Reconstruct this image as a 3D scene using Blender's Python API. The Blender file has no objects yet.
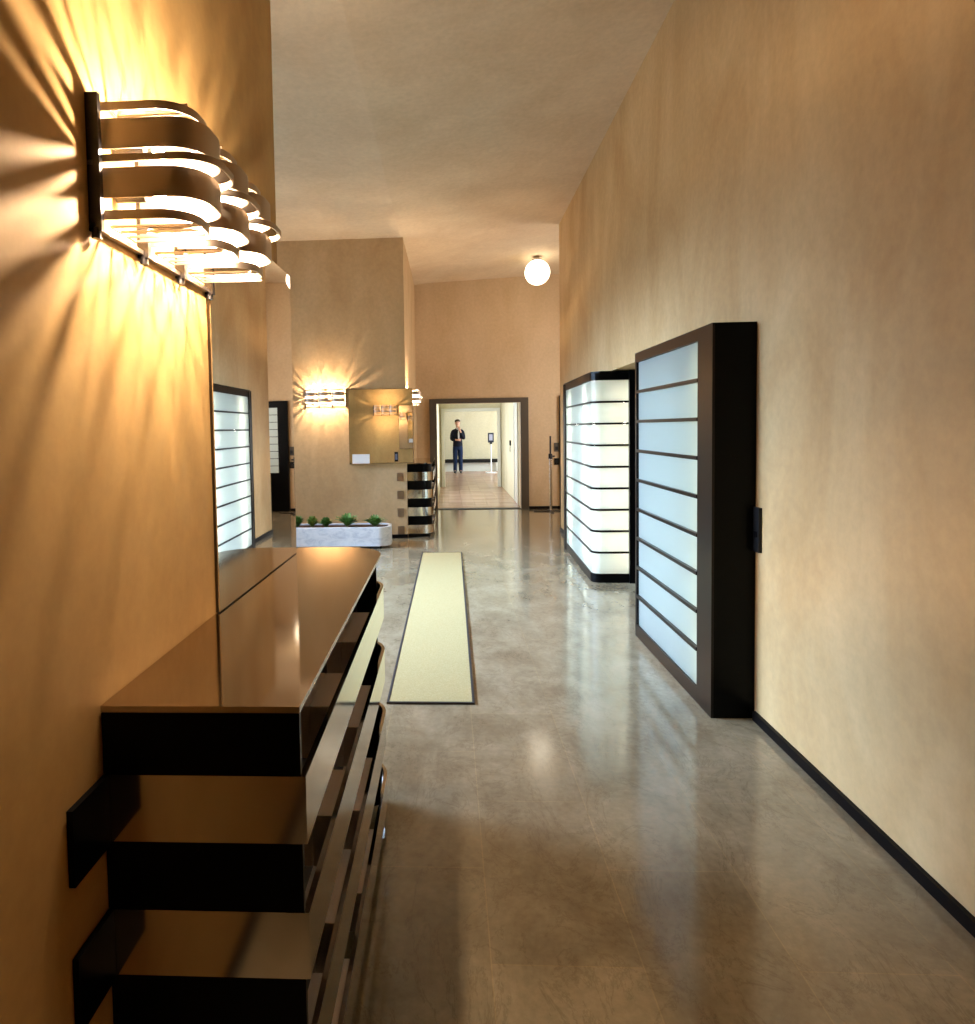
import bpy, bmesh, math, random
from mathutils import Vector, Matrix
random.seed(7)
PI = math.pi
C = bpy.context.scene.collection

# ------------------------------------------------------------------ helpers
class MB:
    def __init__(self):
        self.bm = bmesh.new()
    def box(self, x0, x1, y0, y1, z0, z1):
        v = [self.bm.verts.new((x, y, z)) for z in (z0, z1) for x, y in ((x0, y0), (x1, y0), (x1, y1), (x0, y1))]
        for f in ((3, 2, 1, 0), (4, 5, 6, 7), (0, 1, 5, 4), (1, 2, 6, 5), (2, 3, 7, 6), (3, 0, 4, 7)):
            self.bm.faces.new([v[i] for i in f])
        return self
    def prism(self, pts, z0, z1):
        a = sum(pts[i][0]*pts[(i+1) % len(pts)][1] - pts[(i+1) % len(pts)][0]*pts[i][1] for i in range(len(pts)))
        if a < 0: pts = pts[::-1]
        zz = (lambda z, i: z[i] if isinstance(z, (list, tuple)) else z)
        lo = [self.bm.verts.new((p[0], p[1], zz(z0, i))) for i, p in enumerate(pts)]
        hi = [self.bm.verts.new((p[0], p[1], zz(z1, i))) for i, p in enumerate(pts)]
        self.bm.faces.new(lo[::-1]); self.bm.faces.new(hi)
        n = len(pts)
        for i in range(n):
            self.bm.faces.new((lo[i], lo[(i+1) % n], hi[(i+1) % n], hi[i]))
        return self
    def band(self, path, t, z0, z1, side=1):
        """a flat strip standing on edge, following an open path, thickness t to one side"""
        off = []
        n = len(path)
        for i, p in enumerate(path):
            a = Vector(path[max(i-1, 0)]); b = Vector(path[min(i+1, n-1)])
            d0 = (Vector(p)-a); d1 = (b-Vector(p))
            if d0.length < 1e-9: d0 = d1
            if d1.length < 1e-9: d1 = d0
            d0.normalize(); d1.normalize()
            d = (d0+d1).normalized()
            nrm = Vector((-d.y, d.x))*side
            k = max(0.4, d.dot(d1))
            off.append((p[0]+nrm.x*t/k, p[1]+nrm.y*t/k))
        bm = self.bm
        ring = [[bm.verts.new((p[0], p[1], z)) for p in pts] for pts, z in ((path, z0), (off, z0), (off, z1), (path, z1))]
        flip = side < 0
        def face(*v): bm.faces.new(v[::-1] if flip else v)
        for i in range(n-1):
            for k in range(4):
                a, b = ring[k], ring[(k+1) % 4]
                face(a[i], b[i], b[i+1], a[i+1])
        face(*[ring[k][0] for k in (3, 2, 1, 0)]); face(*[ring[k][-1] for k in (0, 1, 2, 3)])
        bmesh.ops.recalc_face_normals(bm, faces=bm.faces)
        return self
    def tube(self, p0, p1, r0, r1=None, n=16):
        r1 = r0 if r1 is None else r1
        p0 = Vector(p0); p1 = Vector(p1); d = (p1-p0)
        m = Matrix.Translation((p0+p1)/2) @ d.to_track_quat('Z', 'Y').to_matrix().to_4x4()
        bmesh.ops.create_cone(self.bm, cap_ends=True, segments=n, radius1=r0, radius2=r1, depth=d.length, matrix=m)
        return self
    def sphere(self, c, r, sx=1, sy=1, sz=1, u=24, v=14):
        m = Matrix.Translation(c) @ Matrix.Diagonal((sx, sy, sz, 1))
        bmesh.ops.create_uvsphere(self.bm, u_segments=u, v_segments=v, radius=r, matrix=m)
        return self
    def quad(self, *p):
        self.bm.faces.new([self.bm.verts.new(q) for q in p]); return self
    def build(self, name, mat, parent=None, bevel=0, smooth=False, segs=2):
        if bevel:
            es = [e for e in self.bm.edges if len(e.link_faces) == 2 and e.calc_face_angle(0) > 0.6]
            bmesh.ops.bevel(self.bm, geom=es, offset=bevel, segments=segs, affect='EDGES', profile=0.5, clamp_overlap=True)
        me = bpy.data.meshes.new(name)
        self.bm.normal_update(); self.bm.to_mesh(me); self.bm.free()
        if smooth:
            for p in me.polygons: p.use_smooth = True
            try: me.set_sharp_from_angle(angle=math.radians(35))
            except Exception: pass
        me.materials.append(mat)
        o = bpy.data.objects.new(name, me); C.objects.link(o)
        if parent: o.parent = parent
        return o

def tag(o, label, cat, group=None):
    o['label'] = label; o['category'] = cat
    if group: o['group'] = group
    return o
def thing(name, label, cat, loc=(0, 0, 0), rz=0, group=None):
    o = bpy.data.objects.new(name, None); C.objects.link(o)
    o.location = loc; o.rotation_euler = (0, 0, rz); o.empty_display_size = 0.1
    return tag(o, label, cat, group)
def struct(o):
    o['kind'] = 'structure'; return o
def kids(o): return [c for c in bpy.data.objects if c.parent == o]
def copy_tree(o, parent=None):
    c = o.copy(); C.objects.link(c); c.parent = parent
    for k in kids(o): copy_tree(k, c)
    return c

# ------------------------------------------------------------------ materials
def mat(name, col, rough=.5, metal=0, emit=None, estr=0, spec=.5, coat=0):
    m = bpy.data.materials.new(name); m.use_nodes = True
    b = m.node_tree.nodes['Principled BSDF']
    b.inputs['Base Color'].default_value = (*col, 1)
    b.inputs['Roughness'].default_value = rough; b.inputs['Metallic'].default_value = metal
    b.inputs['Specular IOR Level'].default_value = spec
    b.inputs['Coat Weight'].default_value = coat; b.inputs['Coat Roughness'].default_value = .08
    if emit:
        b.inputs['Emission Color'].default_value = (*emit, 1); b.inputs['Emission Strength'].default_value = estr
    return m
def ramp(nt, fac, stops):
    r = nt.nodes.new('ShaderNodeValToRGB'); nt.links.new(fac, r.inputs[0])
    e = r.color_ramp.elements
    while len(e) < len(stops): e.new(.5)
    for i, (p, c) in enumerate(stops): e[i].position = p; e[i].color = (*c, 1)
    return r.outputs[0]
def coords(nt, scale=(1, 1, 1), rot=(0, 0, 0)):
    t = nt.nodes.new('ShaderNodeTexCoord'); mp = nt.nodes.new('ShaderNodeMapping')
    nt.links.new(t.outputs['Object'], mp.inputs[0]); mp.inputs['Scale'].default_value = scale; mp.inputs['Rotation'].default_value = rot
    return mp.outputs[0]
def noise(nt, vec, scale, detail=5, rough=.55, dist=0):
    n = nt.nodes.new('ShaderNodeTexNoise'); nt.links.new(vec, n.inputs['Vector'])
    n.inputs['Scale'].default_value = scale; n.inputs['Detail'].default_value = detail
    n.inputs['Roughness'].default_value = rough; n.inputs['Distortion'].default_value = dist
    return n.outputs['Fac']
def mix(nt, a, b, fac, mode='MIX'):
    n = nt.nodes.new('ShaderNodeMix'); n.data_type = 'RGBA'; n.blend_type = mode
    for s, v in ((0, fac), (6, a), (7, b)):
        if hasattr(v, 'links'): nt.links.new(v, n.inputs[s])
        elif s == 0: n.inputs[0].default_value = v
        else: n.inputs[s].default_value = (*v, 1)
    return n.outputs[2]
def plaster(name, c1, c2, rough=.75, sz=(1, 1, .45), bump=.15):
    m = mat(name, c1, rough); nt = m.node_tree; b = nt.nodes['Principled BSDF']
    v = coords(nt, sz)
    a = ramp(nt, noise(nt, v, 1.6, 6, .6, .6), [(.32, c1), (.68, c2)])
    f = ramp(nt, noise(nt, coords(nt), 22, 4, .6), [(.3, (.93,)*3), (.7, (1.05,)*3)])
    nt.links.new(mix(nt, a, f, 1, 'MULTIPLY'), b.inputs['Base Color'])
    bp = nt.nodes.new('ShaderNodeBump'); bp.inputs['Strength'].default_value = bump; bp.inputs['Distance'].default_value = .004
    nt.links.new(noise(nt, coords(nt, (1, 1, .6)), 9, 5), bp.inputs['Height']); nt.links.new(bp.outputs[0], b.inputs['Normal'])
    return m
def sq(r, g, bl):
    f = lambda c: (c/255/12.92) if c <= 10 else ((c/255+.055)/1.055)**2.4
    return (f(r), f(g), f(bl))

M = {}
M['plaster'] = plaster('plaster_beige', sq(206, 176, 126), sq(184, 148, 95))
M['plaster_ochre'] = plaster('plaster_ochre', sq(202, 167, 104), sq(180, 142, 82))
M['plaster_end'] = plaster('plaster_end', sq(208, 183, 148), sq(195, 168, 130))
M['plaster_column'] = plaster('plaster_column', sq(208, 178, 134), sq(190, 156, 110))
M['ceiling'] = plaster('plaster_ceiling', sq(218, 198, 166), sq(206, 182, 148), .85)
M['cream'] = plaster('plaster_cream', sq(222, 214, 186), sq(212, 203, 170), .85)
M['white_paint'] = mat('white_paint', sq(225, 225, 215), .5)
M['black'] = mat('black_lacquer', (.002, .002, .0022), .3, 0, spec=.08)
M['black_matte'] = mat('black_matte', (.008, .007, .007), .5, spec=.25)
M['blackwood'] = mat('dark_walnut', (.008, .005, .004), .28, spec=.25)
M['skirt'] = mat('dark_skirting', (.004, .003, .003), .45, spec=.1)
M['trim'] = mat('door_trim', (.075, .06, .043), .45)
M['steel'] = mat('polished_steel', (.64, .60, .55), .10, 1)
M['steel_dark'] = mat('bronzed_steel', (.34, .27, .21), .3, 1)
M['bronze'] = mat('brushed_bronze', (.50, .43, .35), .42, 1)
M['black_metal'] = mat('black_metal', (.012, .01, .01), .35, .3)
M['mirror'] = mat('mirror_silver', (.86, .84, .80), .012, 1)
M['mirror_edge'] = mat('mirror_edge', (.09, .07, .05), .3, 1)
M['top'] = mat('console_top', (.50, .42, .35), .06, 1)
M['card'] = mat('card_white', (.85, .87, .88), .6)
M['satin'] = mat('satin_aluminium', (.90, .82, .78), .35, 0)
M['chrome'] = mat('chrome', (.75, .76, .8), .15, 1)
M['soil'] = plaster('soil', (.035, .016, .008), (.06, .03, .015), .95, (8, 8, 8), .5)

# brushed console top
m = M['top']; nt = m.node_tree; b = nt.nodes['Principled BSDF']
r_ = noise(nt, coords(nt, (60, 2, 1)), 6, 4)
mr = nt.nodes.new('ShaderNodeMapRange'); mr.inputs[3].default_value = .045; mr.inputs[4].default_value = .10
nt.links.new(r_, mr.inputs[0]); nt.links.new(mr.outputs[0], b.inputs['Roughness'])

# marble floor: large slabs, faint joints, veins
m = mat('marble_floor', (.4, .38, .33), .12, spec=.85); M['floor'] = m; nt = m.node_tree; b = nt.nodes['Principled BSDF']
v = coords(nt)
n1 = noise(nt, coords(nt, (1, .7, 1), (0, 0, .5)), 3.2, 9, .70, .4)
base = ramp(nt, n1, [(.28, sq(114, 101, 78)), (.5, sq(142, 129, 103)), (.75, sq(166, 153, 127))])
n2 = noise(nt, coords(nt, (1, .55, 1), (0, 0, .9)), 4.2, 10, .70, .7)
vein = ramp(nt, n2, [(.484, (1, 1, 1)), (.498, (.72, .70, .67)), (.512, (1, 1, 1))])
c = mix(nt, base, vein, .85, 'MULTIPLY')
n3 = noise(nt, v, 34, 5, .6)
c = mix(nt, c, ramp(nt, n3, [(.3, (.86,)*3), (.7, (1.06,)*3)]), 1, 'MULTIPLY')
br = nt.nodes.new('ShaderNodeTexBrick'); br.offset = .5
mp = coords(nt); nt.links.new(mp, br.inputs['Vector']); mp.node.inputs['Location'].default_value = (-.25, -.1, 0)
br.inputs['Scale'].default_value = 1; br.inputs['Brick Width'].default_value = .83; br.inputs['Row Height'].default_value = .42
br.inputs['Mortar Size'].default_value = .0022; br.inputs['Mortar Smooth'].default_value = .2
br.inputs['Color1'].default_value = (1, 1, 1, 1); br.inputs['Color2'].default_value = (.88, .87, .85, 1); br.inputs['Mortar'].default_value = (1.12, 1.07, .98, 1)
mp.node.inputs['Rotation'].default_value = (0, 0, PI/2)
c = mix(nt, c, br.outputs['Color'], 1, 'MULTIPLY')
nt.links.new(c, b.inputs['Base Color'])
mr = nt.nodes.new('ShaderNodeMapRange'); mr.inputs[3].default_value = .07; mr.inputs[4].default_value = .17
nt.links.new(noise(nt, v, 5, 5), mr.inputs[0]); nt.links.new(mr.outputs[0], b.inputs['Roughness'])
bp = nt.nodes.new('ShaderNodeBump'); bp.inputs['Strength'].default_value = .05; bp.inputs['Distance'].default_value = .01
nt.links.new(noise(nt, v, 3, 3), bp.inputs['Height']); nt.links.new(bp.outputs[0], b.inputs['Normal'])

# parquet in the rooms beyond
m = mat('parquet', (.3, .2, .15), .25); M['parquet'] = m; nt = m.node_tree; b = nt.nodes['Principled BSDF']
br = nt.nodes.new('ShaderNodeTexBrick'); nt.links.new(coords(nt), br.inputs['Vector'])
br.inputs['Scale'].default_value = 1; br.inputs['Brick Width'].default_value = .5; br.inputs['Row Height'].default_value = .12; br.inputs['Mortar Size'].default_value = .003
br.inputs['Color1'].default_value = (*sq(190, 158, 138), 1); br.inputs['Color2'].default_value = (*sq(166, 134, 112), 1); br.inputs['Mortar'].default_value = (*sq(110, 84, 66), 1)
nt.links.new(br.outputs['Color'], b.inputs['Base Color'])

# planter marble
m = mat('planter_marble', (.7, .72, .75), .35); M['marble'] = m; nt = m.node_tree; b = nt.nodes['Principled BSDF']
c = ramp(nt, noise(nt, coords(nt, (1, 1, 2)), 5, 8, .65, 1.5), [(.35, sq(196, 202, 210)), (.5, sq(222, 226, 230)), (.7, sq(236, 238, 240))])
nt.links.new(c, b.inputs['Base Color'])

# carpet runner
m = mat('runner_wool', (.5, .42, .25), .95, spec=.1); M['rug'] = m; nt = m.node_tree; b = nt.nodes['Principled BSDF']
c = ramp(nt, noise(nt, coords(nt), 160, 3), [(.3, sq(154, 138, 94)), (.7, sq(176, 160, 116))])
nt.links.new(c, b.inputs['Base Color'])
M['rug_edge'] = mat('runner_binding', (.02, .014, .01), .8)

# frosted glass lit from inside: lets light through, whitish
def frosted(name, col, tw=.75):
    m = bpy.data.materials.new(name); m.use_nodes = True; nt = m.node_tree; nt.nodes.clear()
    o = nt.nodes.new('ShaderNodeOutputMaterial'); t = nt.nodes.new('ShaderNodeBsdfTranslucent'); d = nt.nodes.new('ShaderNodeBsdfPrincipled')
    t.inputs[0].default_value = (*col, 1); d.inputs['Base Color'].default_value = (col[0]*.6, col[1]*.6, col[2]*.6, 1); d.inputs['Roughness'].default_value = .25
    x = nt.nodes.new('ShaderNodeMixShader'); x.inputs[0].default_value = tw
    nt.links.new(d.outputs[0], x.inputs[1]); nt.links.new(t.outputs[0], x.inputs[2]); nt.links.new(x.outputs[0], o.inputs[0])
    return m
M['frost'] = frosted('frosted_glass', (.88, .92, .88))
M['pane_dim'] = mat('frosted_pane_unlit', (.55, .68, .68), .35)
def emis(name, col, s):
    m = bpy.data.materials.new(name); m.use_nodes = True; nt = m.node_tree; nt.nodes.clear()
    o = nt.nodes.new('ShaderNodeOutputMaterial'); e = nt.nodes.new('ShaderNodeEmission')
    e.inputs[0].default_value = (*col, 1); e.inputs[1].default_value = s; nt.links.new(e.outputs[0], o.inputs[0]); return m

WARM = (1, .75, .53)
M['bulb'] = emis('bulb_glow', WARM, 7200)
M['added_tube_white'] = emis('added_tube_white', (1, .96, .84), 25)
M['added_tube_warm'] = emis('added_tube_warm', (.97, .93, .52), 4.6)
M['added_tube_cool'] = emis('added_tube_cool', (.58, .80, 1), 2.2)
M['day'] = emis('daylight_pane', (.58, .76, 1), 2.6)
M['day_far'] = emis('daylight_pane_far', (.80, .90, 1), 14)
M['day_mid'] = emis('daylight_pane_mid', (.85, .93, 1), 5)
M['added_glow_lobby'] = emis('added_lobby_glow', (.98, .93, .90), 8)  # glow for the added, unseen lobby window
M['globe'] = emis('globe_opal', (1, .84, .62), 5)

# ------------------------------------------------------------------ the setting
XR = lambda y: 1.50 + .0098*y          # the right wall runs very slightly off the corridor's axis
XL, XC = -.615, -.572                  # pier face, far column's side face
CZ = lambda x: 4.14 + .115*max(x, -.60)   # the hall's ceiling falls gently to the left, flat over the recess
ys_ = -2.65
struct(MB().prism([(-4.4, ys_-.2), (3.2, ys_-.2), (3.2, 12.36), (-4.4, 12.36)], -.12, 0).build('floor', M['floor']))
struct(MB().box(-3, 4.4, 12.36, 24, -.12, 0).build('floor_far_rooms', M['parquet']))
# ceiling (thick slab, sloping)
w = MB()
for xa, xb in ((-4.4, -.60), (-.60, 3.2)):
    P = [(xa, ys_-.2), (xb, ys_-.2), (xb, 9.32), (xa, 9.32)]
    w.prism(P, [CZ(p[0]) for p in P], [CZ(p[0])+.25 for p in P])
struct(w.build('ceiling', M['ceiling']))
P = [(-.60, 9.32), (3.2, 9.32), (3.2, 12.6), (-.60, 12.6)]
cz2 = lambda x: 4.12 + .04*x
struct(MB().prism(P, [CZ(p[0]) if p[1] < 10 else cz2(p[0]) for p in P], [4.75]*4).build('ceiling_lobby', M['ceiling']))
H = 4.6
# right wall with the opening behind the lit bay
w = MB()
def wallR(y0, y1, z0, z1): w.prism([(XR(y0), y0), (2.0, y0), (2.0, y1), (XR(y1), y1)], z0, z1)
wallR(ys_, 4.95, 0, H); wallR(4.95, 6.62, 2.02, H); wallR(6.62, 9.7, 0, H)
struct(w.build('wall_right', M['plaster']))
struct(MB().box(2.0, 2.1, 4.9, 6.7, 0, 2.1).build('wall_niche', M['black_matte']))
struct(MB().box(2.0, 3.2, 9.4, 9.7, 0, H).build('wall_lobby_return', M['plaster']))
w = MB(); w.box(2.9, 3.1, 9.7, 10.1, 0, H); w.box(2.9, 3.1, 11.5, 12.36, 0, H); w.box(2.9, 3.1, 10.1, 11.5, 0, .9); w.box(2.9, 3.1, 10.1, 11.5, 3.0, H)
struct(w.build('wall_lobby_right', M['plaster']))
wf = MB()  # unseen window with glowing pane, added to brighten lobby and end wall
for yy in (10.1, 10.78, 11.46): wf.box(2.96, 3.0, yy, yy+.04, .9, 3.0)
wf = struct(wf.build('added_lobby_window', M['black_metal']))
MB().box(3.02, 3.04, 10.1, 11.5, .9, 3.0).build('pane', M['added_glow_lobby'], wf)
# pier on the left
struct(MB().box(-4.4, XL, ys_, 2.47, 0, H).build('wall_left', M['plaster_ochre']))
# column block
struct(MB().box(-4.4, XC, 9.2, 12.36, 0, H).build('wall_column', M['plaster_column']))
# back wall, far-left wall with window
struct(MB().box(XL, 2.0, ys_-.2, ys_, 0, H).build('wall_back', M['plaster_ochre']))
w = MB(); w.box(-4.4, -4.2, 2.47, 3.4, 0, H); w.box(-4.4, -4.2, 8.2, 9.2, 0, H); w.box(-4.4, -4.2, 3.4, 8.2, 0, .35); w.box(-4.4, -4.2, 3.4, 8.2, 3.0, H)
struct(w.build('wall_left_far', M['plaster']))
f = MB()
for yy in (3.4, 4.6, 5.8, 7.0, 8.16): f.box(-4.3, -4.22, yy, yy+.04, .35, 3.0)
f.box(-4.3, -4.22, 3.4, 8.2, .35, .4); f.box(-4.3, -4.22, 3.4, 8.2, 2.95, 3.0)
wf = struct(f.build('window_1', M['black_metal']))
MB().box(-4.35, -4.33, 3.4, 8.2, .35, 3.0).build('pane', M['day'], wf)
# end wall with doorway
XA0, XA1, ZA = -.205, 1.315, 1.945
w = MB(); w.box(XC, XA0, 12.36, 12.56, 0, H); w.box(XA1, 3.1, 12.36, 12.56, 0, H); w.box(XA0, XA1, 12.36, 12.56, ZA, H)
struct(w.build('wall_end', M['plaster_end']))
t = MB(); t.prism([(-.335, 12.31), (XA0, 12.31), (XA0, 12.36), (-.335, 12.36)], 0, 2.03)
t.box(XA1, 1.455, 12.31, 12.36, 0, 2.03); t.box(XA0, XA1, 12.31, 12.36, ZA, 2.03)
struct(t.build('door_1', M['trim'], bevel=.006))
struct(MB().box(XA0, XA1, 12.34, 12.56, 0, .006).build('trim_threshold', M['black_matte']))
# skirtings
w = MB(); w.prism([(XR(ys_)-.018, ys_), (XR(ys_), ys_), (XR(3.43), 3.43), (XR(3.43)-.018, 3.43)], 0, .045)
struct(w.build('baseboard_right', M['skirt']))
w = MB(); w.prism([(XR(8.34)-.018, 8.34), (XR(8.34), 8.34), (XR(9.7), 9.7), (XR(9.7)-.018, 9.7)], 0, .055)
struct(w.build('baseboard_right_far', M['skirt']))
struct(MB().box(XL, XL+.015, ys_, 1.1, 0, .055).build('baseboard_left', M['skirt']))
struct(MB().box(-4.2, XC, 9.185, 9.2, 0, .05).build('baseboard_column', M['skirt']))
struct(MB().box(1.46, 2.9, 12.34, 12.36, 0, .05).build('baseboard_end', M['skirt']))

# rooms beyond
struct(MB().box(-3, 4.4, 12.56, 24, 2.75, 2.9).build('ceiling_far_rooms', M['cream']))
w = MB(); w.box(-.45, -.22, 12.56, 13.2, 0, 2.75); w.box(-.45, -.22, 16.2, 17.2, 0, 2.75); w.box(-.45, -.22, 13.2, 16.2, 2.2, 2.75); w.box(-.45, -.22, 13.2, 16.2, 0, .3)
struct(w.build('wall_room_left', M['cream']))
wf = MB()
for yy in (13.2, 14.65, 16.14): wf.box(-.42, -.36, yy, yy+.06, .3, 2.2)
wf = struct(wf.build('window_2', M['white_paint']))
MB().box(-.44, -.42, 13.2, 16.2, .3, 2.2).build('pane', M['day_mid'], wf)
struct(MB().box(1.345, 1.5, 12.56, 17.2, 0, 2.75).build('wall_room_right', M['cream']))
w = MB(); w.box(-3, -.09, 17.2, 17.4, 0, 2.75); w.box(1.32, 4.4, 17.2, 17.4, 0, 2.75); w.box(-.09, 1.32, 17.2, 17.4, 1.91, 2.75)
struct(w.build('wall_room_middle', M['cream']))
t = MB(); t.box(-.17, -.09, 17.15, 17.2, 0, 1.99); t.box(1.245, 1.32, 17.15, 17.2, 0, 1.99); t.box(-.09, 1.245, 17.15, 17.2, 1.91, 1.99)
struct(t.build('door_2', M['white_paint'], bevel=.005))
struct(MB().box(-3, 4.4, 23.6, 23.8, 0, 2.75).build('wall_room_back', M['cream']))
struct(MB().box(-3.2, -3, 17.4, 23.6, 0, 2.75).build('wall_room_far_left', M['cream']))
w = MB(); w.box(4.2, 4.4, 17.4, 18.6, 0, 2.75); w.box(4.2, 4.4, 22.9, 23.6, 0, 2.75); w.box(4.2, 4.4, 18.6, 22.9, 0, .3); w.box(4.2, 4.4, 18.6, 22.9, 2.4, 2.75)
struct(w.build('wall_room_far_right', M['cream']))
wf = MB()
for yy in (18.6, 20.0, 21.4, 22.84): wf.box(4.22, 4.28, yy, yy+.06, .3, 2.4)
wf = struct(wf.build('window_3', M['white_paint']))
MB().box(4.3, 4.32, 18.6, 22.9, .3, 2.4).build('pane', M['day_far'], wf)
# inner side door (white) in the room just beyond the doorway
d = MB(); d.box(1.325, 1.345, 13.05, 13.12, 0, 2.0); d.box(1.325, 1.345, 13.75, 13.82, 0, 2.0); d.box(1.325, 1.345, 13.12, 13.75, 1.94, 2.0)
dd = struct(d.build('door_3', M['white_paint']))
MB().box(1.338, 1.345, 13.12, 13.75, 0, 1.94).build('door_panel', M['white_paint'], dd)

# ------------------------------------------------------------------ wall sconces (wall plane x=0, reaches out along +x, runs along +y)
def arc(cx, cy, r, a0, a1, n=8):
    return [(cx+r*math.cos(math.radians(a0+(a1-a0)*i/n)), cy+r*math.sin(math.radians(a0+(a1-a0)*i/n))) for i in range(n+1)]
def make_sconce(label, loc, rz):
    s = thing('wall_sconce', label, 'wall light', loc, rz, 'wall sconces of curved metal bands')
    rail = MB(); rail.box(0, .012, 0, .565, .004, .012); rail.box(.0, .010, 0, .565, .111, .119)
    rail.build('mounting_rail', M['bronze'], s)
    for k in range(4):
        y = .0 + k*.186
        pm = MB().box(0, .022, y-.004 if k else 0, y+.010, -.002, .233)
        pm.tube((.01, y+.004, -.014), (.01, y+.004, .004), .008, n=10)
        pm.build('post', M['black_metal'], s)
    for k in range(3):
        y0 = .022+k*.183; y1 = y0+.150
        un = bpy.data.objects.new('lamp_unit', None); C.objects.link(un); un.parent = s; un.empty_display_size = .05
        for nm, dep, z0, z1, wd in (('band', .170, .211, .226, 0), ('band', .192, .144, .196, .004), ('band', .216, .120, .133, .009), ('band', .192, .060, .112, .004), ('band', .170, .024, .040, 0)):
            a, b_ = y0-wd, y1+wd
            r = .062
            path = [(.012, a)] + arc(dep-r, a+r, r, -90, 0) + arc(dep-r, b_-r, r, 0, 90) + [(.012, b_)]
            MB().band(path, .003, z0, z1, 1).build(nm, M['bronze'], un, smooth=True)
        ym = (y0+y1)/2
        for zb in (.2265, .018):  # thin slats added only to cast fan-shaped streaks on the wall
            sp = MB()
            ys = [q+d for q in (-.045, -.012, .02, .05) for d in (-.0022, .0022)]
            poly = [(.012, ym+ys[0])]
            poly = [(.012, ym+ys[0]), (.160, ym+ys[0])]
            for a in range(4):
                poly += [(.160, ym+ys[2*a]), (.160, ym+ys[2*a+1])]
                if a < 3: poly += [(.016, ym+ys[2*a+1]), (.016, ym+ys[2*a+2])]
            poly += [(.012, ym+ys[7])]
            poly = [p for n_, p in enumerate(poly) if n_ == 0 or p != poly[n_-1]]
            sp.prism(poly, zb, zb+.004)
            sp.build('added_streak_grid', M['bronze'], un)
        for zb in (.086, .170):
            MB().tube((.004, ym, zb), (.060, ym, zb), .009, n=12).build('lamp_holder', M['black_metal'], un)
            MB().sphere((.085, ym, zb), .0062, sx=1.8, u=10, v=6).build('bulb', M['bulb'], un, smooth=True)
    return s
S1 = make_sconce('large curved bronze band sconce high on the left wall, nearest the viewer', (XL+.001, 1.155, 1.852), 0)
def copy_sconce(label, loc, rz):
    c = copy_tree(S1); c.location = loc; c.rotation_euler = (0, 0, rz); c['label'] = label; return c
copy_sconce('small lit sconce on the far ochre wall, left of the square mirror', (-1.945, 9.199, 1.815), -PI/2)
copy_sconce('sconce seen end-on at the far wall corner, above the small striped console', (XC+.001, 9.33, 1.82), 0)
copy_sconce('sconce on the hidden far side of the left wall, seen reflected in the square mirror', (-1.185, 2.471, 1.83), PI/2)

# ------------------------------------------------------------------ mirrors
def mirror(label, pts, normal_thick, loc, rot=(0, 0, 0), build=None):
    pass
# near mirror on the pier: glass slab with steel edge, standing 25 mm off the wall and past its end
mi = thing('wall_mirror', 'tall frameless mirror on the left pier standing above the long striped console', 'mirror', (XL, 1.72, 1.0275), 0)
g = MB().box(.0015, .008, 0, .864, 0, 1.06); g.build('mirror_backing', M['mirror_edge'], mi, bevel=.001)
MB().box(.0082, .0112, .001, .854, .001, 1.059).build('mirror_glass', M['mirror'], mi)
mi.rotation_euler = (0, 0, -math.radians(.7))
# square mirror on the column front, leaning forward a hair
ms = thing('wall_mirror', 'square mirror on the far ochre wall reflecting another sconce, white card at its corner', 'mirror', (-1.352, 9.198, 1.036), 0)
MB().box(0, .875, -.022, -.002, 0, 1.01).build('mirror_backing', M['mirror_edge'], ms, bevel=.002)
fg = MB().box(.003, .872, -.004, 0, .003, 1.007).build('mirror_glass', M['mirror'], ms)
fg.location = (0, -.0225, 0); ms.location = (-1.352, 9.198, 1.036)
MB().box(0, .875, -.062, -.0002, -.0065, -.0005).build('bottom_ledge', M['steel'], ms, bevel=.001)
# mirror on the column's side face
mm = thing('wall_mirror', 'narrow-looking mirror seen edge-on on the side face above the small striped console', 'mirror', (XC, 9.95, 1.032), 0)
MB().box(.0015, .022, 0, .90, 0, 1.02).build('mirror_backing', M['mirror_edge'], mm, bevel=.002)
MB().box(.0222, .0262, .003, .897, .003, 1.017).build('mirror_glass', M['mirror'], mm)
# mirror on the opposite side of the recess that the square mirror shows
mb = thing('wall_mirror', 'second mirror facing the square one, seen only as a reflection inside it', 'mirror', (-1.15, 2.47, 1.03), 0)
MB().box(0, .53, .0015, .020, 0, 1.02).build('mirror_backing', M['mirror_edge'], mb)
MB().box(.003, .527, .0202, .024, .003, 1.017).build('mirror_glass', M['mirror'], mb)

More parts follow.
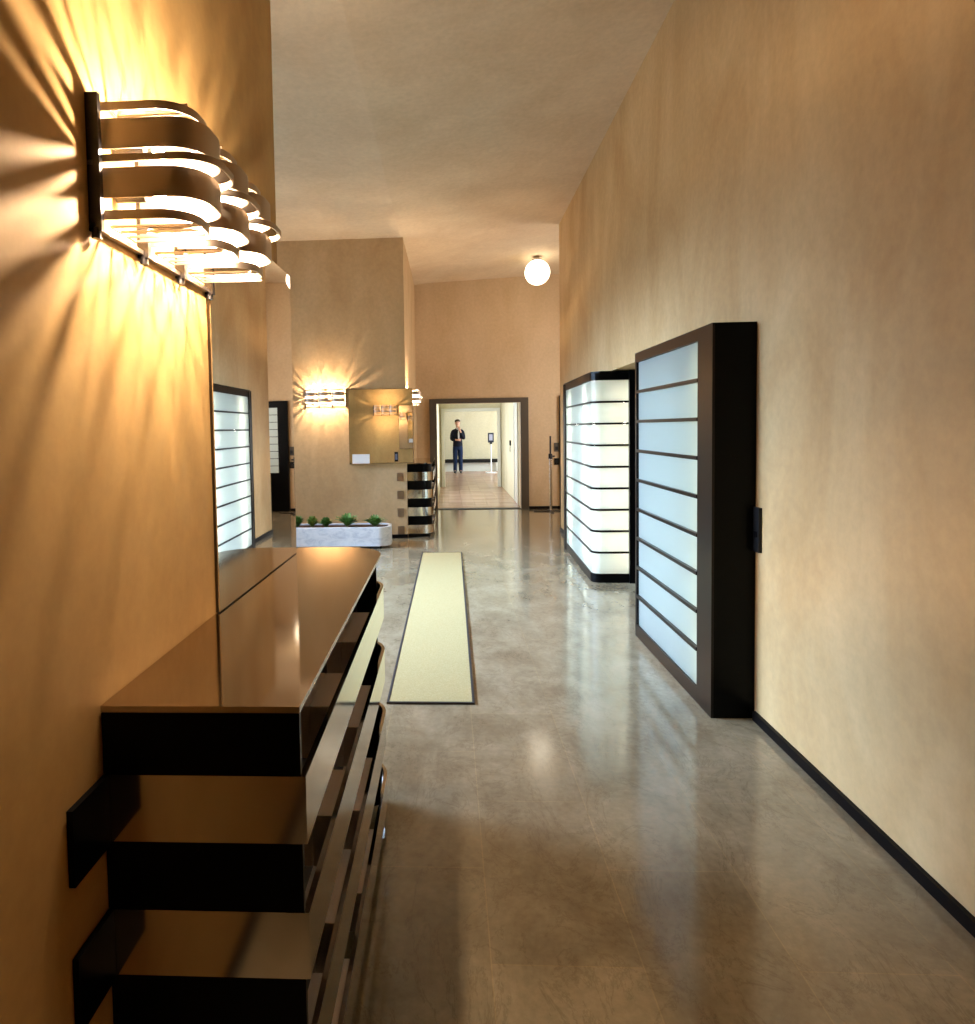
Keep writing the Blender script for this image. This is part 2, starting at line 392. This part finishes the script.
# ------------------------------------------------------------------ striped consoles
def make_console(label, loc, flip, tabs):
    L = 1.585; fy = (lambda y: L-y) if flip else (lambda y: y)
    T = lambda pts: [(x, fy(y)) for x, y in pts]
    c = thing('console_table', label, 'console table', loc)
    # the top: near corner square, far corner generously rounded
    top = T([(.0015, 0), (.353, 0), (.353, 1.40)] + arc(.353-.17, 1.585-.185, .17, 0, 90, 10)[1:] + [(.0015, 1.572)])
    MB().prism(top, 1.014, 1.025).build('table_top', M['top'], c, bevel=.0025)
    body = [(.002, .013), (.340, .013), (.340, .045), (.262, .045), (.262, 1.38), (.335, 1.40)] + arc(.335-.15, 1.555-.15, .15, 0, 90, 8)[1:] + [(.002, 1.555)]
    MB().prism(T(body), .05, 1.0138).build('body', M['black'], c)
    MB().prism(T([(.002, .03), (.30, .03), (.30, 1.50), (.002, 1.50)]), 0, .0495).build('plinth', M['black_matte'], c)
    # black end plates between the bands
    for i in range(4):
        z0 = .903-.244*i; z1 = z0+.110 if i == 0 else z0+.122
        MB().prism(T([(.002, .001), (.352, .001), (.352, .0125), (.002, .0125)]), z0+.0005, z1-.0005).build('end_panel', M['black'], c)
    for i in range(4):
        z0 = .781-.244*i; z1 = z0+.122
        outer = [(.0015, 0), (.361, 0), (.361, 1.40)] + arc(.361-.17, 1.40, .17, 0, 90, 10)[1:] + [(.0015, 1.57)]
        bd = MB().band(T(outer), .0115, z0+.001, z1-.001, -1 if flip else 1).build('steel_band', M['steel'], c, smooth=True)
        for y0, y1 in ((.30, .50), (.74, 1.05)):
            k = MB()
            k.prism(T([(.2625, y0), (.304, y0), (.304, y1), (.2625, y1)]), z0+.004, z1-.003)
            k.prism(T([(.3055, y0), (.349, y0), (.349, y1), (.3055, y1)]), z0+.004, z1-.003)
            k.build('pull_block', M['satin'], bd, bevel=.0012)
        if tabs and i < 4:
            tb = MB().prism(T([(.0015, -.115 if not flip else 1.572), (.012, -.115 if not flip else 1.572), (.012, -.0005 if not flip else 1.66), (.0015, -.0005 if not flip else 1.66)]), z0-.004, z1-.001)
            tb.build('wall_tab', M['black'], c, bevel=.002)
    return c
make_console('long console with black and steel horizontal bands below the tall mirror, left foreground', (XL, 1.128, 0), False, True)
far_c = make_console('small-looking black and steel banded console against the side of the far ochre wall', (XC, 9.24, 0), True, False)
for i in range(4):
    z0 = .781-.244*i
    MB().box(-.135, -.045, -.052, -.041, z0+.004, z0+.118).build('wall_tab', M['steel_dark'], far_c, bevel=.002)

# ------------------------------------------------------------------ lit cabinet on the right wall
def rails(z0, z1, n): return [z0+(z1-z0)*i/n for i in range(n+1)]
cab = thing('lit_glass_cabinet', 'tall black cabinet with lit frosted panes projecting from the right wall, nearest the viewer', 'cabinet', (1.329, 3.445, 0), 0)
xw0 = XR(3.445)-1.329-.001; xw1 = XR(4.83)-1.329-.001; D = 1.39
MB().prism([(.0, 0), (xw0, 0), (xw0, .03), (.0, .03)], 0.0, 2.0).build('side_panel', M['black'], cab, bevel=.002)
MB().prism([(.0, D-.03), (xw0+.01, D-.03), (xw1, D), (.0, D)], 0.0, 2.0).build('side_panel', M['black'], cab)
MB().prism([(.0, .0305), (xw0, .0305), (xw1, D-.0305), (.0, D-.0305)], 1.965, 2.0).build('top_panel', M['black'], cab)
MB().prism([(.02, .0305), (xw0, .0305), (xw1, D-.0305), (.02, D-.0305)], 0.0, .03).build('bottom_panel', M['black'], cab)
MB().prism([(xw0-.012, .0305), (xw0, .0305), (xw1, D-.0305), (xw1-.012, D-.0305)], .031, 1.964).build('back_panel', M['white_paint'], cab)
MB().box(-.012, -.0005, 0, .20, 0, 2.0).build('stile', M['blackwood'], cab, bevel=.002)
MB().box(-.012, -.0005, D-.03, D, 0, 2.0).build('stile', M['blackwood'], cab, bevel=.002)
MB().box(-.012, -.0005, .2005, D-.0305, 1.935, 2.0).build('rail', M['blackwood'], cab, bevel=.002)
MB().box(-.012, -.0005, .2005, D-.0305, 0, .085).build('rail', M['blackwood'], cab, bevel=.002)
zz = rails(.085, 1.935, 9)
for i in range(1, 9):
    MB().box(-.016, .004, .2005, D-.0305, zz[i]-.010, zz[i]+.010).build('glazing_bar', M['blackwood'], cab, bevel=.002)
for i in range(9):
    MB().box(.0045, .0085, .19, D-.031, zz[i]+(.0005 if i else -.01), zz[i+1]-.0005).build('pane', M['frost'], cab)
MB().box(.0045, .0085, .031, .1895, .031, 1.96).build('inner_blank', M['black'], cab)
MB().tube((.10, .24, .08), (.10, .24, 1.9), .013, n=10).build('added_tube', M['added_tube_warm'], cab)  # unseen tubes, added to tint the panes warm near and cool far
MB().tube((.12, 1.25, .08), (.12, 1.25, 1.9), .016, n=10).build('added_tube', M['added_tube_cool'], cab)
MB().tube((.12, .78, .08), (.12, .78, 1.9), .012, n=10).build('added_tube', M['added_tube_cool'], cab)

# ------------------------------------------------------------------ lit bay beyond it
bay = thing('lit_glass_bay', 'brightly lit frosted glass bay with rounded corner, beyond the tall black cabinet on the right', 'glass bay', (0, 0, 0), 0)
x0, yA, yB, xE = 1.36, 6.46, 8.27, 1.70
rr = .09
def outline(o=0):   # from the far wall end, round the corner, to the niche post
    return [(1.418-o, yB), (x0-o, yA+rr)] + arc(x0+rr, yA+rr, rr+o, 180, 270, 7)[1:] + [(xE, yA-o)]
MB().band(outline(.004), .03, 0, .085, 1).build('bottom_rail', M['black'], bay)
MB().band(outline(.004), .03, 1.925, 1.995, 1).build('top_rail', M['black'], bay)
zz = rails(.085, 1.925, 9)
for i in range(1, 9):
    MB().band(outline(.004), .022, zz[i]-.009, zz[i]+.009, 1).build('glazing_bar', M['black'], bay)
for i in range(9):
    MB().band(outline(-.006), .004, zz[i]+.0095 if i else zz[i]+.001, zz[i+1]-.0095 if i < 8 else zz[i+1]-.001, 1).build('pane', M['frost'], bay)
MB().prism([(x0+.002, yA+.07), (x0+.07, yA+.002), (xE, yA+.002), (1.99, yA+.15), (1.99, 6.61), (XR(6.61)-.002, 6.61), (XR(yB)-.002, yB), (1.405, yB)], 1.9955, 2.01).build('roof_panel', M['black'], bay)
MB().box(1.40, XR(yB)-.001, yB+.0005, yB+.03, 0, 2.0).build('side_panel', M['black'], bay)
MB().box(1.404, 1.42, yB-.045, yB+.0305, 0, 2.0).build('post', M['blackwood'], bay)
MB().box(xE+.001, xE+.085, yA-.03, yA+.12, 0, 2.012).build('post', M['black'], bay)
MB().prism([(XR(6.63)-.012, 6.63), (XR(6.63)-.001, 6.63), (XR(yB)-.001, yB), (XR(yB)-.012, yB)], .01, 1.99).build('back_panel', M['white_paint'], bay)
for (tx, ty, k) in ((1.47, 6.9, 'added_tube_white'), (1.50, 7.95, 'added_tube_white'), (1.69, 6.58, 'added_tube_white')):  # unseen tubes added inside to make the bay's panes glow
    MB().tube((tx, ty, .10), (tx, ty, 1.9), .013, n=10).build('added_tube', M[k], bay)

# dark glazed door on the lobby's right side, seen in the mirror
d4 = struct(MB().box(2.012, 2.88, 12.30, 12.358, 0, 2.05).build('door_4', M['black']))
for i in range(9):
    MB().box(2.2, 2.6, 12.294, 12.2995, .72+.135*i, .845+.135*i).build('pane', M['pane_dim'], d4)

# ------------------------------------------------------------------ switch boxes
sw = thing('wall_switch', 'tall black switch box low on the right wall beside the black cabinet', 'switch', (XR(3.4)-.001, 3.375, .86), 0)
MB().box(-.016, 0, 0, .062, 0, .222).build('switch_box', M['black_matte'], sw, bevel=.003)
MB().box(-.020, -.0165, .015, .045, .075, .105).build('switch_button', M['black'], sw)
for (z, lb) in ((.80, 'lower small black wall socket at the end wall corner beside the pole stand'), (1.04, 'upper small grey wall plate at the end wall corner beside the pole stand')):
    o = thing('wall_socket', lb, 'socket', (1.915, 12.358, z), 0)
    MB().box(0, .085, -.02, 0, 0, .12 if z < 1 else .16).build('plate', M['black'] if z < 1 else M['trim'], o, bevel=.004)
    MB().box(.02, .07, -.026, -.0205, .03, .09).build('rocker', M['black_matte'], o, bevel=.003)
o = thing('wall_switch', 'black switch with small grey plate on the cream wall past the doorway', 'switch', (1.344, 14.55, 1.02), 0)
MB().box(-.02, 0, 0, .22, .08, .19).build('switch_box', M['black_matte'], o, bevel=.003)
MB().box(-.014, 0, .02, .20, -.06, .06).build('plate', M['chrome'], o, bevel=.003)

# ------------------------------------------------------------------ runner
rg = thing('carpet_runner', 'long narrow cream yellow runner with dark bound edge on the marble floor', 'carpet', (-.116, 3.60, 0), math.radians(-.28))
MB().box(-.226, .226, .014, 4.44, .0005, .010).build('pile', M['rug'], rg, bevel=.003)
e = MB(); e.box(-.240, -.2265, 0, 4.454, .0005, .012); e.box(.2265, .240, 0, 4.454, .0005, .012)
e.box(-.2265, .2265, 0, .0135, .0005, .012); e.box(-.2265, .2265, 4.4405, 4.454, .0005, .012)
e.build('binding', M['rug_edge'], rg)

# ------------------------------------------------------------------ marble planter and ferns
pl = thing('marble_planter', 'low white marble planter with rounded end in front of the far ochre wall', 'planter', (-1.6, 8.57, 0), 0)
def stadium(x0, x1, y0, y1, r):
    return [(x0, y0), (x1-r, y0)] + arc(x1-r, y0+r, r, -90, 0)[1:] + arc(x1-r, y1-r, r, 0, 90) + [(x0, y1)]
out = stadium(-1.35, .86, -.21, .21, .16); inn = stadium(-1.31, .82, -.17, .17, .12)
MB().prism(out, .035, .09).build('bottom_slab', M['marble'], pl)
n = len(out); w = MB()
for z0, z1, s in ((.09, .272, 1),):
    lo = [w.bm.verts.new((*p, z0)) for p in out]; hi = [w.bm.verts.new((*p, z1)) for p in out]
    li = [w.bm.verts.new((*p, z0)) for p in inn]; hii = [w.bm.verts.new((*p, z1)) for p in inn]
    for i in range(n):
        j = (i+1) % n
        w.bm.faces.new((lo[i], lo[j], hi[j], hi[i])); w.bm.faces.new((li[j], li[i], hii[i], hii[j]))
        w.bm.faces.new((hi[i], hi[j], hii[j], hii[i])); w.bm.faces.new((lo[j], lo[i], li[i], li[j]))
w.build('basin', M['marble'], pl, smooth=True)
MB().prism(stadium(-1.309, .819, -.169, .169, .12), .091, .255).build('soil', M['soil'], pl)
for fx in (-.9, .60):
    MB().box(fx, fx+.12, -.205, .13, 0, .0345).build('foot', M['black_matte'], pl)
M['leaf'] = mat('fern_green', sq(88, 128, 58), .5); M['leaf2'] = mat('fern_light', sq(124, 150, 70), .5)
def fern(label, x, y, h, spread, m, seed):
    rnd = random.Random(seed); w = MB(); bm = w.bm
    for k in range(60):
        a = rnd.uniform(0, 2*PI); ln = h*rnd.uniform(.55, 1.2); out_ = spread*rnd.uniform(.3, 1.0)
        N = 9; pts = []
        for i in range(N+1):
            t_ = i/N
            pts.append(Vector((math.cos(a)*out_*t_, math.sin(a)*out_*t_*.8, ln*(1.25*t_-.55*t_*t_*(out_/spread+.3)))))
        for i in range(1, N):
            d_ = (pts[i+1]-pts[i-1]).normalized(); sd = d_.cross(Vector((0, 0, 1)))
            if sd.length < .01: sd = Vector((1, 0, 0))
            sd.normalize(); wl = .044*(1-abs(i/N-.45))*rnd.uniform(.8, 1.2)
            for s in (-1, 1):
                tip = pts[i]+sd*s*wl+d_*wl*.5+Vector((0, 0, rnd.uniform(-.006, .006)))
                bm.faces.new([bm.verts.new(pts[i]-d_*.006), bm.verts.new(pts[i]+sd*s*wl*.5+d_*wl*.5), bm.verts.new(tip), bm.verts.new(pts[i]+sd*s*wl*.6-d_*.003)])
            b0 = pts[i-1]; b1 = pts[i]
            bm.faces.new([bm.verts.new(b0-sd*.0012), bm.verts.new(b0+sd*.0012), bm.verts.new(b1+sd*.0012), bm.verts.new(b1-sd*.0012)])
    o = w.build('fern', m, None); o.location = (x, y, .256)
    return tag(o, label, 'plant', 'ferns in the marble planter')
fern('dark bushy fern at the left end of the planter, partly hidden by the tall mirror', -1.955, 8.57, .15, .10, M['leaf'], 1)
fern('pale loose fern second from left in the planter', -1.765, 8.58, .14, .088, M['leaf2'], 2)
fern('low dark fern third from left in the planter', -1.585, 8.56, .125, .088, M['leaf'], 3)
fern('widest bushy fern in the middle of the planter', -1.31, 8.56, .17, .185, M['leaf'], 4)
fern('fern nearest the rounded right end of the planter', -.955, 8.56, .14, .18, M['leaf'], 5)

# white card and dark device at the square mirror's foot
cd = thing('notice_card', 'small blank white card standing at the lower left corner of the far square mirror', 'card', (-1.31, 9.163, 1.0358), 0)
MB().box(0, .235, -.006, 0, 0, .125).build('card_sheet', M['card'], cd)
MB().box(.08, .155, .0005, .0065, 0, .05).build('card_stand', M['chrome'], cd)
dv = thing('wall_keypad', 'small dark keypad with pale rim at the lower right of the far square mirror', 'keypad', (-.745, 9.163, 1.0358), 0)
MB().box(0, .075, -.012, .008, 0, .165).build('keypad_case', M['chrome'], dv, bevel=.004)
MB().box(.014, .061, -.016, -.0125, .02, .15).build('keypad_face', M['black'], dv)
MB().box(.022, .053, -.018, -.0165, .045, .125).build('keypad_display', mat('display', (.12, .14, .2), .2), dv)

# ------------------------------------------------------------------ globe lamp
gl = thing('globe_lamp', 'glowing white glass globe lamp under the ceiling near the end wall', 'ceiling light', (1.50, 11.3, 0), 0)
zc = 4.055
MB().sphere((0, 0, zc-.03), .205, u=40, v=24).build('glass_globe', M['globe'], gl, smooth=True)
MB().tube((0, 0, zc+.165), (0, 0, 4.232), .075, .085, n=24).build('ceiling_mount', M['trim'], gl)

# ------------------------------------------------------------------ pole stand by the end wall
ps = thing('pole_stand', 'slim black and steel pole stand by the end wall, right of the doorway', 'stand', (1.79, 11.95, 0), 0)
bs = MB(); bs.box(-.30, .30, -.025, .025, 0, .018); bs.box(-.025, .025, -.22, .22, .0, .018)
bs.build('base', M['black_metal'], ps)
MB().tube((0, 0, .018), (0, 0, .93), .024, n=16).build('lower_tube', M['chrome'], ps, smooth=True)
MB().tube((0, 0, .93), (0, 0, 1.02), .036, n=16).build('collar', M['black_metal'], ps, smooth=True)
MB().tube((.03, 0, .975), (.075, 0, .975), .014, n=10).build('knob', M['black_metal'], ps)
MB().tube((0, 0, 1.02), (0, 0, 1.33), .016, n=16).build('upper_tube', M['black_metal'], ps, smooth=True)

# ------------------------------------------------------------------ far room furniture
bn = thing('low_bench', 'long low pale bench with dark top along the back wall of the farthest room', 'bench', (0, 23.2, 0), 0)
MB().box(-1.4, 1.72, 0, .398, .30, .41).build('bench_top', M['black_matte'], bn, bevel=.004)
MB().box(-1.35, 1.66, .15, .398, 0, .299).build('bench_panel', M['white_paint'], bn)
MB().box(1.64, 1.72, .01, .08, 0, .299).build('leg', M['white_paint'], bn)
kd = thing('sign_stand', 'pedestal stand with a small dark framed screen in the farthest room, right of the person', 'stand', (1.40, 22.3, 0), 0)
MB().box(-.17, .17, -.14, .14, 0, .03).build('base', M['card'], kd, bevel=.008)
MB().tube((0, 0, .03), (0, 0, 1.02), .022, n=14).build('pole', M['card'], kd, smooth=True)
MB().box(-.095, .095, -.03, .03, 1.00, 1.32).build('screen_case', mat('screen_case', (.02, .025, .05), .4), kd, bevel=.01)
MB().box(-.055, .055, -.034, -.0305, 1.07, 1.27).build('screen', mat('screen', (.45, .47, .6), .3), kd)
MB().box(-.04, .04, -.025, .025, .95, .999).build('bracket', M['black_metal'], kd)

# ------------------------------------------------------------------ person
def skin(name, verts, edges, m, parent, root=0, sub=2):
    me = bpy.data.meshes.new(name); me.from_pydata([v[:3] for v in verts], edges, []); me.materials.append(m)
    o = bpy.data.objects.new(name, me); C.objects.link(o); o.parent = parent
    md = o.modifiers.new('Skin', 'SKIN'); md.use_smooth_shade = True
    lay = me.skin_vertices[0] if me.skin_vertices else None
    if lay is None:
        bm = bmesh.new(); bm.from_mesh(me); bm.verts.layers.skin.verify(); bm.to_mesh(me); bm.free(); lay = me.skin_vertices[0]
    for i, v in enumerate(verts):
        r = v[3]; r = r if isinstance(r, tuple) else (r, r)
        lay.data[i].radius = r; lay.data[i].use_root = (i == root)
    if sub:
        s = o.modifiers.new('Sub', 'SUBSURF'); s.levels = sub; s.render_levels = sub
    return o
SK = mat('skin', sq(214, 160, 132), .55); NAVY = mat('navy_jacket', (.010, .011, .020), .8, spec=.2)
JEAN = mat('blue_jeans', sq(28, 43, 74), .85, spec=.2); SHIRT = mat('white_shirt', (.8, .8, .82), .8)
HAIR = mat('hair_brown', (.03, .018, .01), .6); SHOE = mat('shoe_black', (.01, .01, .012), .35)
pe = thing('person', 'person in dark jacket, white shirt and jeans, one hand at chin, seen through the doorway', 'person', (.315, 22.4, 0), 0)
# local frame: faces -y; +x is the figure's left (picture right)
V_ = [(0, 0, .94, (.10, .07)), (0, 0, 1.08, (.09, .06)), (0, 0, 1.25, (.095, .06)), (0, .005, 1.40, (.085, .055)), (0, .0, 1.48, .05), (0, -.005, 1.55, .052),
      (0, -.015, 1.60, (.070, .082)), (0, -.012, 1.67, (.088, .105)), (0, -.005, 1.73, (.072, .085)),
      (-.075, 0, .86, .078), (-.085, -.01, .50, .052), (-.095, .02, .10, .040), (-.10, -.10, .035, .030),
      (.075, 0, .86, .078), (.085, -.02, .50, .052), (.085, .0, .10, .040), (.11, -.12, .035, .030),
      (-.165, .005, 1.40, .045), (-.200, .01, 1.14, .036), (-.05, -.155, 1.10, .030), (.02, -.170, 1.105, .028),
      (.165, .005, 1.40, .045), (.200, -.03, 1.14, .036), (.09, -.16, 1.38, .028), (.055, -.155, 1.455, .028)]
E_ = [(0, 1), (1, 2), (2, 3), (3, 4), (4, 5), (5, 6), (6, 7), (7, 8), (0, 9), (9, 10), (10, 11), (11, 12), (0, 13), (13, 14), (14, 15), (15, 16),
      (3, 17), (17, 18), (18, 19), (19, 20), (3, 21), (21, 22), (22, 23), (23, 24)]
def fing(root, pts, r):
    p = root
    for q in pts:
        V_.append((*q, r)); E_.append((p, len(V_)-1)); p = len(V_)-1
for k, (dz, ln) in enumerate(((.03, .9), (.01, 1.0), (-.01, .95), (-.03, .75))):
    fing(20, [(.02+.035, -.174, 1.105+dz), (.02+.07*ln, -.168, 1.103+dz), (.02+.10*ln, -.152, 1.10+dz)], .0095)
fing(20, [(.015, -.185, 1.125), (.035, -.18, 1.145)], .010)
for k, (dx, ln) in enumerate(((.035, .75), (.013, .95), (-.010, 1.0), (-.032, .9))):
    fing(24, [(.055+dx*.9, -.158, 1.485), (.045+dx*.8, -.150, 1.485+.035*ln), (.035+dx*.7, -.135, 1.485+.06*ln)], .0095)
fing(24, [(.02, -.155, 1.47), (.002, -.14, 1.50)], .010)
skin('body', V_, E_, SK, pe)
# face details
w = MB(); w.sphere((0, -.108, 1.655), .014, .8, 1, 1.5, 10, 8); w.build('nose', SK, pe, smooth=True)
w = MB(); w.sphere((-.030, -.098, 1.678), .010, u=10, v=8); w.sphere((.030, -.098, 1.678), .010, u=10, v=8); w.build('eyes', mat('eye', (.05, .04, .04), .2), pe, smooth=True)
MB().sphere((0, -.098, 1.618), .012, 1.9, .6, .4, 10, 8).build('mouth', mat('lips', sq(160, 90, 80), .5), pe, smooth=True)
w = MB(); w.sphere((-.080, .0, 1.66), .02, .4, .8, 1.4, 10, 8); w.sphere((.080, .0, 1.66), .02, .4, .8, 1.4, 10, 8); w.build('ears', SK, pe, smooth=True)
w = MB(); w.sphere((0, .014, 1.715), .094, .98, 1.08, .78, 20, 12); w.sphere((0, .05, 1.675), .075, 1, .8, 1, 16, 10); w.build('hair', HAIR, pe, smooth=True)
skin('jacket', [(0, .004, .84, (.175, .125)), (0, .004, .92, (.178, .130)), (0, .004, 1.02, (.168, .125)), (0, .004, 1.12, (.160, .122)), (0, .006, 1.22, (.168, .122)), (0, .008, 1.31, (.165, .115)),
      (0, .012, 1.39, (.135, .10)), (0, .012, 1.46, (.082, .080)), (0, .012, 1.50, (.07, .07)),
      (-.165, .005, 1.385, .075), (-.190, .008, 1.26, .066), (-.205, .01, 1.13, .060), (-.13, -.10, 1.10, .052), (-.06, -.15, 1.10, .044),
      (.165, .005, 1.385, .075), (.190, -.01, 1.26, .066), (.205, -.03, 1.13, .060), (.15, -.10, 1.25, .052), (.10, -.15, 1.35, .042)],
     [(0, 1), (1, 2), (2, 3), (3, 4), (4, 5), (5, 6), (6, 7), (7, 8), (6, 9), (9, 10), (10, 11), (11, 12), (12, 13), (6, 14), (14, 15), (15, 16), (16, 17), (17, 18)], NAVY, pe)
w = MB(); w.sphere((.03, -.100, 1.25), .05, .55, .75, 3.4, 16, 16); w.build('shirt', SHIRT, pe, smooth=True)
MB().sphere((.0, -.06, 1.475), .05, 1.0, .8, .8, 14, 10).build('collar', SHIRT, pe, smooth=True)
skin('jeans', [(0, .002, 1.0, (.145, .105)), (0, .002, .93, (.150, .11)), (-.078, 0, .82, .108), (-.083, -.004, .66, .092), (-.088, -.008, .48, .078), (-.094, .01, .26, .070), (-.096, .015, .10, .068), (-.096, .015, .05, .066),
      (.078, 0, .82, .108), (.083, -.008, .66, .092), (.086, -.018, .48, .078), (.088, -.008, .26, .070), (.090, -.005, .10, .068), (.090, -.005, .05, .066)],
     [(0, 1), (1, 2), (2, 3), (3, 4), (4, 5), (5, 6), (6, 7), (1, 8), (8, 9), (9, 10), (10, 11), (11, 12), (12, 13)], JEAN, pe)
for sx, dx in ((-.10, 0), (.098, 0)):
    w = MB(); w.sphere((sx, -.055, .045), .05, .95, 2.7, .9, 16, 12); w.build('shoe', SHOE, pe, smooth=True)

# ------------------------------------------------------------------ camera
cam = bpy.data.cameras.new('camera'); co = bpy.data.objects.new('camera', cam); C.objects.link(co)
F_ = Vector((.05024673, -.04876889, .99754542)); Vd = Vector((.01668385, .99870869, .04798539)); Rr = Vector((.99859747, -.01423179, -.0509955))
# rows: camera axes (x right, y up, z back) in world coordinates
ax = lambda k: Vector((Rr[k], F_[k], -Vd[k]))
cx, cy, cz = ax(0), -ax(1), -ax(2)
mw = Matrix(((cx[0], cy[0], cz[0], 0), (cx[1], cy[1], cz[1], 0), (cx[2], cy[2], cz[2], 1.5), (0, 0, 0, 1)))
co.matrix_world = mw
cam.sensor_fit = 'VERTICAL'; cam.sensor_height = 24; cam.lens = 675/1024*24
cam.shift_x = (487.5-414)/1024; cam.shift_y = -(512-461)/1024
cam.clip_start = .02; cam.clip_end = 100
bpy.context.scene.camera = co

# skylight falling in through window_1
ar = bpy.data.lights.new('window_skylight', 'AREA'); ar.shape = 'RECTANGLE'; ar.size = 4.4; ar.size_y = 1.0; ar.energy = 330; ar.color = (.50, .69, 1); ar.spread = math.radians(62)
ao = bpy.data.objects.new('window_skylight', ar); C.objects.link(ao)
ao.location = (-4.1, 5.8, 2.6); ao.rotation_euler = (Vector((4.7, 0, -2.6))).to_track_quat('-Z', 'Y').to_euler()

# ------------------------------------------------------------------ world and view
wd = bpy.data.worlds.new('world'); bpy.context.scene.world = wd; wd.use_nodes = True
wd.node_tree.nodes['Background'].inputs[0].default_value = (.5, .6, .75, 1); wd.node_tree.nodes['Background'].inputs[1].default_value = .3
vs = bpy.context.scene.view_settings
vs.view_transform = 'Standard'; vs.look = 'None'; vs.gamma = 1; vs.use_curve_mapping = False; vs.exposure = -.1
